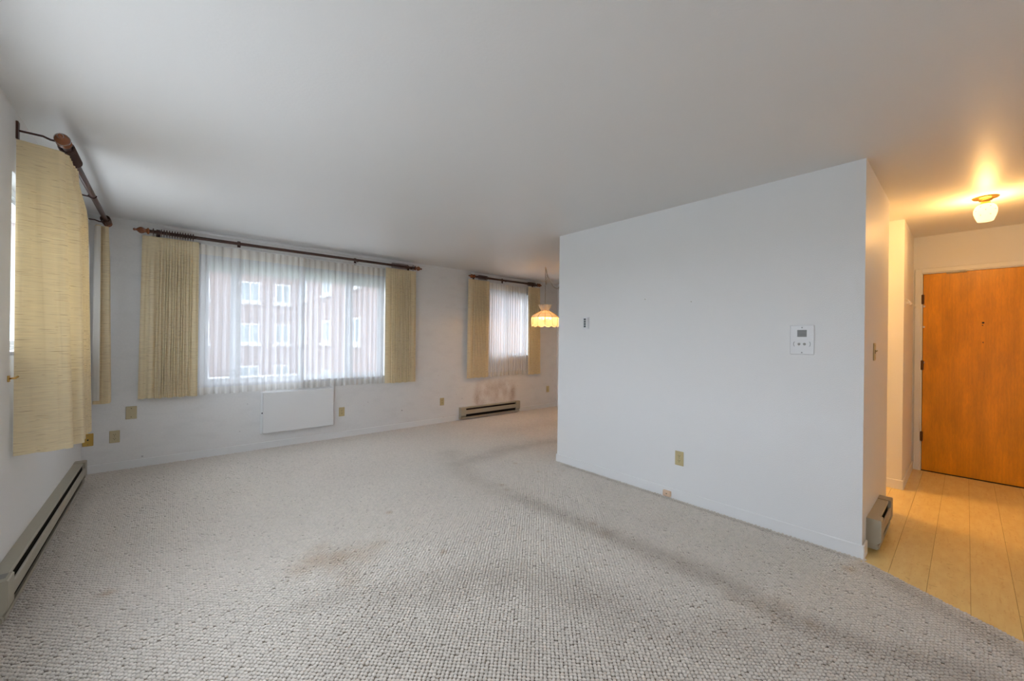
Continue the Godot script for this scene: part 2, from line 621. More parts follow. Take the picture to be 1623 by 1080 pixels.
func heater(label: String, at: Vector3, turn: float, L: float) -> void:
	# runs along local x from 0 to L, the wall at z = 0
	var o := base("baseboard_heater", at, label, "heater", "baseboard heaters", turn)
	var E := 0.095
	put(boxm(Vector3(0.01, 0.03, 0.0), Vector3(L - 0.01, 0.205, 0.006)), "back_plate", M.heater_enamel, o)
	var st := mb()
	extrude(st, PackedVector2Array([Vector2(0.0, 0.204), Vector2(0.0, 0.212), Vector2(0.052, 0.212), Vector2(0.056, 0.208), Vector2(0.056, 0.196), Vector2(0.052, 0.196), Vector2(0.052, 0.204)]), 0.004, L - 0.004)
	put(done(st), "top_cover", M.heater_enamel, o)
	st = mb()
	extrude(st, PackedVector2Array([Vector2(0.064, 0.168), Vector2(0.069, 0.164), Vector2(0.069, 0.108), Vector2(0.060, 0.100), Vector2(0.057, 0.100), Vector2(0.065, 0.110), Vector2(0.065, 0.162), Vector2(0.060, 0.168)]), E - 0.02, L - E + 0.02)
	put(done(st), "front_panel", M.heater_enamel, o)
	st = mb()
	extrude(st, PackedVector2Array([Vector2(0.006, 0.030), Vector2(0.006, 0.036), Vector2(0.050, 0.036), Vector2(0.052, 0.052), Vector2(0.060, 0.054), Vector2(0.060, 0.030)]), 0.02, L - 0.02)
	put(done(st), "bottom_rail", M.heater_enamel, o)
	put(boxm(Vector3(0.05, 0.075, 0.008), Vector3(L - 0.05, 0.19, 0.012)), "inner_liner", M.heater_enamel, o)
	st = mb()
	tube(st, [Vector3(0.05, 0.125, 0.035), Vector3(L - 0.05, 0.125, 0.035)], 0.009, 8)
	var n := int((L - 2 * E) / 0.008)
	for i in n:
		var x := E + i * 0.008
		box(st, Vector3(x, 0.062, 0.014), Vector3(x + 0.0012, 0.186, 0.053))
	var f := put(done(st), "fin_element", M.heater_fin, o)
	f.set_meta("kind", "stuff")
	var cap := PackedVector2Array([Vector2(0.0, 0.030), Vector2(0.0, 0.215), Vector2(0.066, 0.215), Vector2(0.071, 0.210), Vector2(0.071, 0.085), Vector2(0.048, 0.058), Vector2(0.056, 0.046), Vector2(0.054, 0.030)])
	for s in 2:
		st = mb()
		if s == 0: extrude(st, cap, 0.0, E)
		else: extrude(st, cap, L - E, L)
		put(done(st), "end_cap", M.heater_enamel, o)
	if L > 2.0:
		put(boxm(Vector3(0.035, 0.2148, 0.030), Vector3(0.088, 0.2156, 0.056)), "rating_sticker", M.sticker, o)

func outlet(label: String, at: Vector3, turn: float, m: Material, kind := "duplex") -> Node3D:
	# faces local +z; at is the middle of the plate on the wall
	var called: String = {"duplex": "wall_outlet", "blank": "blank_wall_plate", "cable": "cable_wall_plate", "switch": "light_switch"}[kind]
	var cat: String = {"duplex": "outlet", "blank": "wall plate", "cable": "wall plate", "switch": "light switch"}[kind]
	var o := base(called, at, label, cat, "", turn)
	var w := 0.036 if kind != "blank" else 0.040
	var h := 0.0585 if kind != "blank" else 0.062
	put(boxm(Vector3(-w, -h, 0.0), Vector3(w, h, 0.0065), 0.003), "plate", m, o)
	if kind == "duplex":
		for s in [-1.0, 1.0]:
			var prof := PackedVector2Array()
			for i in 20:
				var a := TAU * i / 20.0
				prof.append(Vector2(clampf(cos(a) * 0.0175, -0.0165, 0.0165), clampf(sin(a) * 0.0175, -0.0135, 0.0135)))
			var st := mb()
			var ids := Geometry2D.triangulate_polygon(prof)
			for i in range(0, ids.size(), 3):
				tri(st, Vector3(prof[ids[i]].x, prof[ids[i]].y, 0.0085), Vector3(prof[ids[i + 2]].x, prof[ids[i + 2]].y, 0.0085), Vector3(prof[ids[i + 1]].x, prof[ids[i + 1]].y, 0.0085))
			for i in 20:
				var p := prof[i]
				var q := prof[(i + 1) % 20]
				quad(st, Vector3(p.x, p.y, 0.005), Vector3(p.x, p.y, 0.0085), Vector3(q.x, q.y, 0.0085), Vector3(q.x, q.y, 0.005))
			var face := put(done(st), "receptacle", m, o, Vector3(0, s * 0.0195, 0))
			for d in [-1.0, 1.0]:
				put(boxm(Vector3(d * 0.0063 - 0.0013, -0.001, 0.008), Vector3(d * 0.0063 + 0.0013, 0.008, 0.0089)), "slot", M.slot_dark, face)
			put(lathem([Vector2(0, 0), Vector2(0.0026, 0), Vector2(0.0026, 0.0005), Vector2(0, 0.0005)], 10, Transform3D(Basis(Vector3.RIGHT, PI / 2), Vector3(0, -0.0075, 0.0083))), "ground_hole", M.slot_dark, face)
		put(lathem([Vector2(0, 0), Vector2(0.003, 0), Vector2(0.0025, 0.001), Vector2(0, 0.0013)], 10, Transform3D(Basis(Vector3.RIGHT, PI / 2), Vector3(0, 0, 0.0064))), "screw", M.screw, o)
	else:
		for s in [-1.0, 1.0]:
			put(lathem([Vector2(0, 0), Vector2(0.0036, 0), Vector2(0.003, 0.001), Vector2(0, 0.0014)], 10, Transform3D(Basis(Vector3.RIGHT, PI / 2), Vector3(0, s * 0.042, 0.0064))), "screw", M.slot_dark if kind == "blank" else M.screw, o)
		if kind == "cable":
			put(lathem([Vector2(0.0, 0.0), Vector2(0.0065, 0), Vector2(0.0065, 0.006), Vector2(0.0045, 0.006), Vector2(0.0045, 0.001), Vector2(0, 0.001)], 12, Transform3D(Basis(Vector3.RIGHT, PI / 2), Vector3(0, 0, 0.0062))), "cable_socket", M.slot_dark, o)
		if kind == "switch":
			put(boxm(Vector3(-0.0055, -0.012, 0.006), Vector3(0.0055, 0.012, 0.008)), "switch_well", M.slot_dark, o)
			var st := mb()
			extrude(st, PackedVector2Array([Vector2(0.005, -0.006), Vector2(0.005, 0.008), Vector2(0.018, 0.011), Vector2(0.020, 0.006)]), -0.004, 0.004)
			put(done(st), "toggle", m, o)
	return o

func window_unit(called: String, label: String, at: Vector3, turn: float, w: float, h: float, mullions: Array, sill := 0.05) -> void:
	# local x along the opening from 0 to w, y up from the sill, room at +z; the frame stands 7 to 12 cm inside the opening
	var o := Node3D.new()
	o.name = called
	add_child(o)
	o.position = at
	o.rotation.y = turn
	tag(o, label, "", "", "structure")
	var f := 0.045
	var st := mb()
	box(st, Vector3(0, 0, -0.13), Vector3(w, f, -0.07), 0.004)
	box(st, Vector3(0, h - f, -0.13), Vector3(w, h, -0.07), 0.004)
	box(st, Vector3(0, f, -0.13), Vector3(f, h - f, -0.07), 0.004)
	box(st, Vector3(w - f, f, -0.13), Vector3(w, h - f, -0.07), 0.004)
	put(done(st), "window_frame", M.frame_white, o)
	var edges := [f]
	for m in mullions:
		put(boxm(Vector3(m - 0.030, f, -0.13), Vector3(m + 0.030, h - f, -0.065), 0.005), "mullion", M.frame_white, o)
		edges.append(m - 0.030)
		edges.append(m + 0.030)
	edges.append(w - f)
	for i in range(0, edges.size(), 2):
		var a: float = edges[i]
		var b: float = edges[i + 1]
		var s := 0.022
		st = mb()
		box(st, Vector3(a, f, -0.115), Vector3(b, f + s, -0.085))
		box(st, Vector3(a, h - f - s, -0.115), Vector3(b, h - f, -0.085))
		box(st, Vector3(a, f + s, -0.115), Vector3(a + s, h - f - s, -0.085))
		box(st, Vector3(b - s, f + s, -0.115), Vector3(b, h - f - s, -0.085))
		var sash := put(done(st), "sash", M.frame_white, o)
		put(boxm(Vector3(a + s - 0.004, f + s - 0.004, -0.103), Vector3(b - s + 0.004, h - f - s + 0.004, -0.099)), "pane", M.glass, sash)
	put(boxm(Vector3(-0.0, 0.0, -0.07), Vector3(w, 0.018, 0.012), 0.004), "window_sill", M.trim_paint, o)

# ---------------------------------------------------------------- lamps
func globe_lamp(label: String, at: Vector3, energy: float) -> void:
	var o := base("ceiling_lamp", at, label, "ceiling lamp")
	put(lathem([Vector2(0.0, 0.0), Vector2(0.070, 0.0), Vector2(0.070, -0.004), Vector2(0.064, -0.010), Vector2(0.042, -0.017), Vector2(0.036, -0.020), Vector2(0.034, -0.026), Vector2(0.0, -0.027)], 36), "canopy", M.brass, o)
	put(lathem([Vector2(0.022, -0.024), Vector2(0.024, -0.034), Vector2(0.027, -0.046), Vector2(0.031, -0.058), Vector2(0.031, -0.066), Vector2(0.0, -0.066)], 28), "fitter", M.brass, o)
	var g := put(lathem([Vector2(0.028, -0.052), Vector2(0.042, -0.058), Vector2(0.054, -0.072), Vector2(0.061, -0.094), Vector2(0.061, -0.118), Vector2(0.056, -0.142), Vector2(0.048, -0.164), Vector2(0.042, -0.180), Vector2(0.040, -0.183), Vector2(0.0, -0.180)], 36), "lamp_globe", M.lamp_glass, o)
	for i in 21:
		var f := TAU * i / 7.0 + (0.45 if i / 7 == 1 else 0.0)
		var y: float = [-0.080, -0.106, -0.142][i / 7]
		var r: float = [0.0565, 0.0612, 0.0560][i / 7]
		put(lathem([Vector2(0, 0.0), Vector2(0.0034, 0.0), Vector2(0.0026, 0.0015), Vector2(0, 0.002)], 8, Transform3D(Basis(Vector3.UP, -f) * Basis(Vector3.BACK, -PI / 2), Vector3(r * cos(f), y, r * sin(f)))), "stud", M.lamp_stud, g)
	bulb_light(o, Vector3(0, -0.162, 0), energy, 0.035)

func chain_links(st: SurfaceTool, pts: Array, step: float) -> void:
	var d := 0.0
	var flip := false
	var want := 0.0
	for i in pts.size() - 1:
		var a: Vector3 = pts[i]
		var b: Vector3 = pts[i + 1]
		var l := a.distance_to(b)
		while want <= d + l:
			var c := a.lerp(b, (want - d) / l)
			var t := (b - a).normalized()
			var s := t.cross(Vector3(0.3, 0.1, 1.0)).normalized()
			if flip: s = s.cross(t).normalized()
			torus(st, Transform3D(Basis(s, t, s.cross(t)), c), 0.0065, 0.0017, 10, 5, 1.75)
			flip = not flip
			want += step
		d += l

func pendant(at: Vector3) -> void:
	var o := base("pendant_lamp", at, "scalloped glass panel pendant lamp glowing on a swagged chain in the dining corner", "pendant lamp")
	var st := mb(true)
	torus(st, Transform3D(Basis.IDENTITY, Vector3(0, -0.022, 0)), 0.012, 0.0025, 14, 6)
	tube(st, [Vector3.ZERO, Vector3(0, -0.012, 0)], 0.004, 8)
	put(done(st), "ceiling_hook", M.brass, o)
	st = mb(true)
	chain_links(st, [Vector3(0, -0.035, 0), Vector3(0, -0.60, 0)], 0.019)
	var c := put(done(st), "chain", M.chain_metal, o)
	st = mb(true)
	var loop := []
	for i in 13:
		var t := i / 12.0
		loop.append(Vector3(-0.022 * sin(PI * t) + 0.02 * t, -0.035 - 0.23 * sin(PI * t * 0.5), 0.012 * sin(PI * t)))
	for i in 9:
		var t := (i + 1) / 9.0
		loop.append(Vector3(0.02 + 0.012 * sin(PI * t), -0.265 + 0.23 * t, 0.0))
	chain_links(st, loop, 0.019)
	put(done(st), "slack_chain", M.chain_metal, o)
	st = mb(true)
	var swag := []
	for i in 17:
		var t := i / 16.0
		swag.append(Vector3(0.50 * t, -0.035 - 0.27 * (1.0 - pow(2.0 * t - 1.0, 2.0)), 0.0))
	chain_links(st, swag, 0.019)
	put(done(st), "swag_chain", M.chain_metal, o)
	st = mb(true)
	tube(st, [Vector3(0.50, 0.0, 0), Vector3(0.50, -0.035, 0)], 0.004, 8)
	put(done(st), "ceiling_hook", M.brass, o)
	# shade: twelve bent panels, twelve skirt pieces with scalloped feet, twelve collar petals
	var n := 12
	var prof := [Vector2(0.062, -0.672), Vector2(0.092, -0.688), Vector2(0.130, -0.708), Vector2(0.168, -0.732), Vector2(0.198, -0.758), Vector2(0.210, -0.776)]
	var d := PI / n
	st = mb()
	for i in prof.size() - 1:
		var p: Vector2 = prof[i]
		var q: Vector2 = prof[i + 1]
		quad(st, Vector3(p.x * cos(-d), p.y, p.x * sin(-d)), Vector3(p.x * cos(d), p.y, p.x * sin(d)), Vector3(q.x * cos(d), q.y, q.x * sin(d)), Vector3(q.x * cos(-d), q.y, q.x * sin(-d)))
	var panel := done(st)
	st = mb()
	var R := 0.210
	for i in 8:
		var a := lerpf(-d, d, i / 8.0)
		var b := lerpf(-d, d, (i + 1) / 8.0)
		var ya := -0.895 - 0.022 * cos(a / d * PI / 2)
		var yb := -0.895 - 0.022 * cos(b / d * PI / 2)
		quad(st, Vector3(R * cos(a), -0.778, R * sin(a)), Vector3(R * cos(b), -0.778, R * sin(b)), Vector3(R * cos(b), yb, R * sin(b)), Vector3(R * cos(a), ya, R * sin(a)))
	var skirt := done(st)
	st = mb()
	for i in 6:
		var a := lerpf(-d, d, i / 6.0)
		var b := lerpf(-d, d, (i + 1) / 6.0)
		var ha := 0.012 * cos(a / d * PI / 2)
		var hb := 0.012 * cos(b / d * PI / 2)
		quad(st, Vector3(0.104 * cos(a), -0.588 + ha, 0.104 * sin(a)), Vector3(0.104 * cos(b), -0.588 + hb, 0.104 * sin(b)), Vector3(0.060 * cos(b), -0.668, 0.060 * sin(b)), Vector3(0.060 * cos(a), -0.668, 0.060 * sin(a)))
	var petal := done(st)
	st = mb(true)
	var rib_pts := []
	for p in prof: rib_pts.append(Vector3(p.x + 0.002, p.y, 0))
	rib_pts.append(Vector3(0.212, -0.895, 0))
	tube(st, rib_pts, 0.0022, 6)
	var rib := done(st)
	for k in n:
		for e in [["glass_panel", panel, M.shade_panel, 0.0], ["skirt_panel", skirt, M.shade_fringe, 0.0], ["collar_petal", petal, M.shade_fringe, 0.0], ["rib", rib, M.brass, 0.5]]:
			var q := put(e[1], e[0], e[2], o)
			q.rotation.y = TAU * (k + e[3]) / n
	st = mb(true)
	torus(st, Transform3D(Basis(Vector3.RIGHT, PI / 2), Vector3(0, -0.670, 0)), 0.061, 0.003, 24, 6)
	torus(st, Transform3D(Basis(Vector3.RIGHT, PI / 2), Vector3(0, -0.777, 0)), 0.210, 0.003, 36, 6)
	torus(st, Transform3D(Basis(Vector3.RIGHT, PI / 2), Vector3(0, -0.715, 0)), 0.142, 0.0018, 30, 5)
	put(done(st), "shade_ring", M.brass, o)
	st = mb(true)
	tube(st, [Vector3(0, -0.60, 0), Vector3(0, -0.83, 0)], 0.008, 10)
	for k in 4:
		var f := TAU * k / 4.0 + 0.5
		tube(st, [Vector3(0, -0.83, 0), Vector3(0.05 * cos(f), -0.845, 0.05 * sin(f)), Vector3(0.085 * cos(f), -0.83, 0.085 * sin(f)), Vector3(0.085 * cos(f), -0.80, 0.085 * sin(f))], 0.005, 7)
	put(done(st), "bulb_holder", M.brass, o)
	for k in 4:
		var f := TAU * k / 4.0 + 0.5
		put(lathem([Vector2(0, 0.0), Vector2(0.010, 0.002), Vector2(0.016, 0.022), Vector2(0.013, 0.042), Vector2(0.005, 0.058), Vector2(0, 0.062)], 14), "bulb", M.bulb_glow, o, Vector3(0.085 * cos(f), -0.803, 0.085 * sin(f)))
		bulb_light(o, Vector3(0.085 * cos(f), -0.780, 0.085 * sin(f)), 0.058, 0.012)

# ---------------------------------------------------------------- carpet
func carpet_edge(z: float) -> float:
	# where the carpet ends on the hall side
	if z < ZA: return 6.45
	if z < 4.985: return XP
	return 3.746 - (z - 4.985) * 0.556

var lanes := [
	# soiled tracks: points (x, z), half width, strength
	[[[3.012, 5.429], [2.869, 5.154], [2.807, 4.834], [2.889, 4.525], [2.844, 3.972], [2.832, 3.627], [2.817, 3.206], [2.788, 2.943]], 0.10, 0.24],
	[[[2.788, 2.943], [2.761, 2.452], [2.854, 1.943], [3.047, 1.518]], 0.15, 0.13],
	[[[2.911, 1.856], [3.199, 1.857], [3.609, 1.80], [3.999, 1.823], [4.407, 1.871]], 0.16, 0.19],
	[[[1.096, 3.284], [1.314, 3.344], [1.482, 3.418], [1.725, 3.515]], 0.07, 0.13],
	[[[1.45, 3.50], [1.75, 3.62], [2.044, 3.75], [2.189, 4.05], [2.255, 4.343], [2.327, 4.607]], 0.17, 0.16],
	[[[1.25, 3.70], [1.6, 4.0], [1.9, 4.4], [2.2, 4.9]], 0.25, 0.09],
	[[[2.30, 4.55], [2.6, 4.9], [2.8, 5.3]], 0.20, 0.13],
	[[[3.68, 5.03], [3.50, 5.27], [3.40, 5.45], [3.26, 5.60]], 0.07, 0.20],
	[[[4.2, 1.05], [5.2, 1.1], [6.2, 1.2]], 0.22, 0.08],
	[[[0.10, 0.5], [0.10, 2.6]], 0.04, 0.12],
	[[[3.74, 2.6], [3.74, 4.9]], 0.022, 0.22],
]
var spots := [
	# brown and grey spots: x, z, radius, strength
	[1.18, 2.93, 0.08, 0.30], [1.27, 2.90, 0.10, 0.40], [1.36, 2.95, 0.11, 0.42], [1.47, 2.98, 0.10, 0.28], [1.58, 2.95, 0.07, 0.28], [1.32, 2.76, 0.05, 0.24], [1.25, 2.79, 0.05, 0.2],
	[1.36, 3.12, 0.08, 0.2], [1.34, 3.22, 0.06, 0.24], [1.48, 3.06, 0.07, 0.2], [1.855, 2.548, 0.022, 0.5], [1.876, 3.285, 0.022, 0.5], [0.375, 2.545, 0.03, 0.5], [2.868, 2.64, 0.025, 0.4],
	[2.826, 2.76, 0.025, 0.4], [3.375, 2.256, 0.02, 0.45], [3.378, 2.593, 0.02, 0.4], [2.852, 4.91, 0.03, 0.36], [2.915, 4.781, 0.05, 0.2], [3.575, 4.936, 0.035, 0.42], [2.829, 3.778, 0.05, 0.28],
	[2.889, 3.638, 0.025, 0.3], [3.588, 2.738, 0.018, 0.3], [2.80, 4.70, 0.05, 0.2], [2.78, 4.60, 0.04, 0.2],
]

func carpet() -> void:
	var o := base("carpet", Vector3.ZERO, "cream looped pile carpet with brown stains and soiled walking tracks", "carpet")
	var st := mb()
	var pts := PackedVector2Array([Vector2(0, 0), Vector2(6.45, 0), Vector2(6.45, ZA), Vector2(XP, ZA), Vector2(XP, 4.985), Vector2(3.746, 4.985), Vector2(carpet_edge(7.5), 7.5), Vector2(0, 7.5)])
	var ids := Geometry2D.triangulate_polygon(pts)
	for i in range(0, ids.size(), 3):
		var a := pts[ids[i]]
		var b := pts[ids[i + 1]]
		var c := pts[ids[i + 2]]
		tri(st, Vector3(a.x, 0.001, a.y), Vector3(b.x, 0.001, b.y), Vector3(c.x, 0.001, c.y))
	put(done(st), "backing", M.carpet_backing, o)
	var dome := lathem([Vector2(0.0105, -0.2), Vector2(0.0125, 0.15), Vector2(0.0115, 0.55), Vector2(0.0075, 0.88), Vector2(0.0, 1.0)], 8)
	var mm := MultiMesh.new()
	mm.transform_format = MultiMesh.TRANSFORM_3D
	mm.use_colors = true
	mm.mesh = dome
	var dz := 0.0117
	var dx := 0.0233
	var buf := PackedFloat32Array()
	var nz := noise(0.9, 41, 3)
	var n2 := noise(6.0, 42, 2)
	var boxes := []
	for l in lanes:
		var r := Rect2(Vector2(l[0][0][0], l[0][0][1]), Vector2.ZERO)
		for q in l[0]: r = r.expand(Vector2(q[0], q[1]))
		boxes.append(r.grow(l[1] * 2.4))
	rng.seed = 4
	var row := 0
	var z := 0.008
	while z < 6.9:
		var edge := carpet_edge(z) - 0.004
		var x := 0.006 + (dx / 2 if row % 2 else 0.0)
		var last := false
		while not last:
			if x > edge:
				x = edge
				last = true
			var s := 0.0
			var br := 0.0
			var p := Vector2(x, z)
			for k in lanes.size():
				if not boxes[k].has_point(p): continue
				var best := 9.0
				var L: Array = lanes[k][0]
				for i in L.size() - 1:
					best = minf(best, p.distance_to(Geometry2D.get_closest_point_to_segment(p, Vector2(L[i][0], L[i][1]), Vector2(L[i + 1][0], L[i + 1][1]))))
				var e: float = best / lanes[k][1] + 0.35 * n2.get_noise_2d(x * 0.35, z * 0.35)
				s = maxf(s, lanes[k][2] * exp(-e * e) * (1.0 + 0.3 * n2.get_noise_2d(x, z)))
			for q in spots:
				var ddx: float = x - q[0]
				var ddz: float = z - q[1]
				var qq: float = (ddx * ddx + ddz * ddz) / (q[2] * q[2])
				if qq < 4.0: br = maxf(br, q[3] * exp(-qq * (1.0 + 0.7 * n2.get_noise_2d(x * 2.0, z * 2.0))))
			var t := 1.0 + rng.randf_range(-0.07, 0.05) + 0.04 * nz.get_noise_2d(x, z)
			var sunk := rng.randf_range(0.25, 0.6) if rng.randf() < 0.05 else 1.0
			t *= 1.0 - s
			var a := -0.76 + rng.randf_range(-0.2, 0.2)
			var hgt := 0.0100 * rng.randf_range(0.8, 1.2) * sunk
			var ca := cos(a)
			var sa := sin(a)
			var k1 := rng.randf_range(0.68, 0.80)
			buf.append_array(PackedFloat32Array([ca * k1, 0.0, sa * 0.56, x + rng.randf_range(-0.0015, 0.0015), 0.0, hgt, 0.0, 0.0015, -sa * k1, 0.0, ca * 0.56, z + rng.randf_range(-0.001, 0.001),
				0.725 * t * (1.0 - br * 0.42), 0.658 * t * (1.0 - br * 0.62) * (1.0 - s * 0.10), 0.582 * t * (1.0 - br * 0.82) * (1.0 - s * 0.22), 1.0]))
			x += dx
		z += dz
		row += 1
	mm.instance_count = buf.size() / 16
	mm.buffer = buf
	var pile := MultiMeshInstance3D.new()
	pile.name = "loop_pile"
	pile.multimesh = mm
	pile.material_override = M.carpet_yarn
	pile.set_meta("kind", "stuff")
	o.add_child(pile, true)

# ---------------------------------------------------------------- outside
func outside_window(parent: Node, lo: Vector3, hi: Vector3, axis: int) -> void:
	# a window in a facade; axis 2 looks towards +z, axis 0 towards -x
	var w := Node3D.new()
	w.name = "facade_window"
	parent.add_child(w, true)
	var u := Vector3.RIGHT if axis == 2 else Vector3.BACK
	var n := Vector3.BACK if axis == 2 else Vector3.LEFT
	var width := (hi - lo).dot(u)
	var h := hi.y - lo.y
	var st := mb()
	var t := 0.10
	for r in [[0.0, 0.0, width, t], [0.0, h - t, width, h], [0.0, t, t, h - t], [width - t, t, width, h - t], [width / 2 - t / 2, t, width / 2 + t / 2, h - t]]:
		var a: Vector3 = lo + u * r[0] + Vector3.UP * r[1] - n * 0.04
		var b: Vector3 = lo + u * r[2] + Vector3.UP * r[3] + n * 0.05
		box(st, a.min(b), a.max(b))
	put(done(st), "frame", M.frame_white, w)
	var p := lo + u * t + Vector3.UP * t + n * 0.005
	var q := hi - u * t - Vector3.UP * t + n * 0.02
	put(boxm(p.min(q), p.max(q)), "pane", M.window_dark, w)
	p = lo - u * 0.08 - Vector3.UP * 0.16
	q = lo + u * (width + 0.08) + n * 0.14
	put(boxm(p.min(q), p.max(q)), "sill", M.concrete_pale, w)

func outside() -> void:
	var gr := put(boxm(Vector3(-60, -3.4, -60), Vector3(60, -3.2, 60)), "ground", M.yard_paving, self)
	tag(gr, "pale paved yard outside the windows", "", "", "structure")
	var b := base("brick_building", Vector3.ZERO, "red brick apartment block with white windows across the yard", "building")
	put(boxm(Vector3(-14, -3.2, -34), Vector3(7.1, 6.6, -24.3)), "main_wall", M.brick, b)
	put(boxm(Vector3(7.1, -3.2, -34), Vector3(17, 6.6, -9.0)), "wing_wall", M.brick, b)
	put(boxm(Vector3(-14.3, 6.6, -34), Vector3(17.3, 6.85, -24.0)), "roof_edge", M.concrete_pale, b)
	put(boxm(Vector3(6.8, 6.6, -34), Vector3(17.3, 6.85, -8.7)), "roof_edge", M.concrete_pale, b)
	for y in [3.55, 0.93, -1.75]:
		for x in [[-6.2, -4.6], [-2.4, -0.9], [1.0, 2.45], [3.95, 5.0], [5.85, 6.75]]:
			outside_window(b, Vector3(x[0], y, -24.3), Vector3(x[1], y + 1.27, -24.3), 2)
		for z in [[-23.3, -21.5], [-18.2, -16.7], [-13.7, -12.4]]:
			outside_window(b, Vector3(7.1, y + 0.15, z[0]), Vector3(7.1, y + 1.35, z[1]), 0)
	var g := put(boxm(Vector3(-6.0, -3.2, -20.0), Vector3(6.4, -0.75, -19.7), 0.03), "garden_wall", M.concrete_pale, self)
	tag(g, "low white wall in front of the brick building outside", "wall")

# ---------------------------------------------------------------- the room
func holed_wall(st: SurfaceTool, along_x: bool, a0: float, a1: float, t0: float, t1: float, holes: Array) -> void:
	# a wall from a0 to a1, t0 to t1 thick, floor to ceiling, with holes [from, to, low, high] in order
	var at := a0
	var piece := func(p: float, q: float, lo: float, hi: float):
		if q - p < 1e-4 or hi - lo < 1e-4: return
		if along_x: box(st, Vector3(p, lo, t0), Vector3(q, hi, t1))
		else: box(st, Vector3(t0, lo, p), Vector3(t1, hi, q))
	for h in holes:
		piece.call(at, h[0], 0.0, CEIL)
		piece.call(h[0], h[1], 0.0, h[2])
		piece.call(h[0], h[1], h[3], CEIL)
		at = h[1]
	piece.call(at, a1, 0.0, CEIL)

func baseboard(called: String, lo: Vector3, hi: Vector3) -> void:
	struct(called, _base_st(lo, hi), M.trim_paint, "white painted baseboard along the foot of the wall")

func _base_st(lo: Vector3, hi: Vector3) -> SurfaceTool:
	var st := mb()
	box(st, lo, hi, 0.005)
	return st

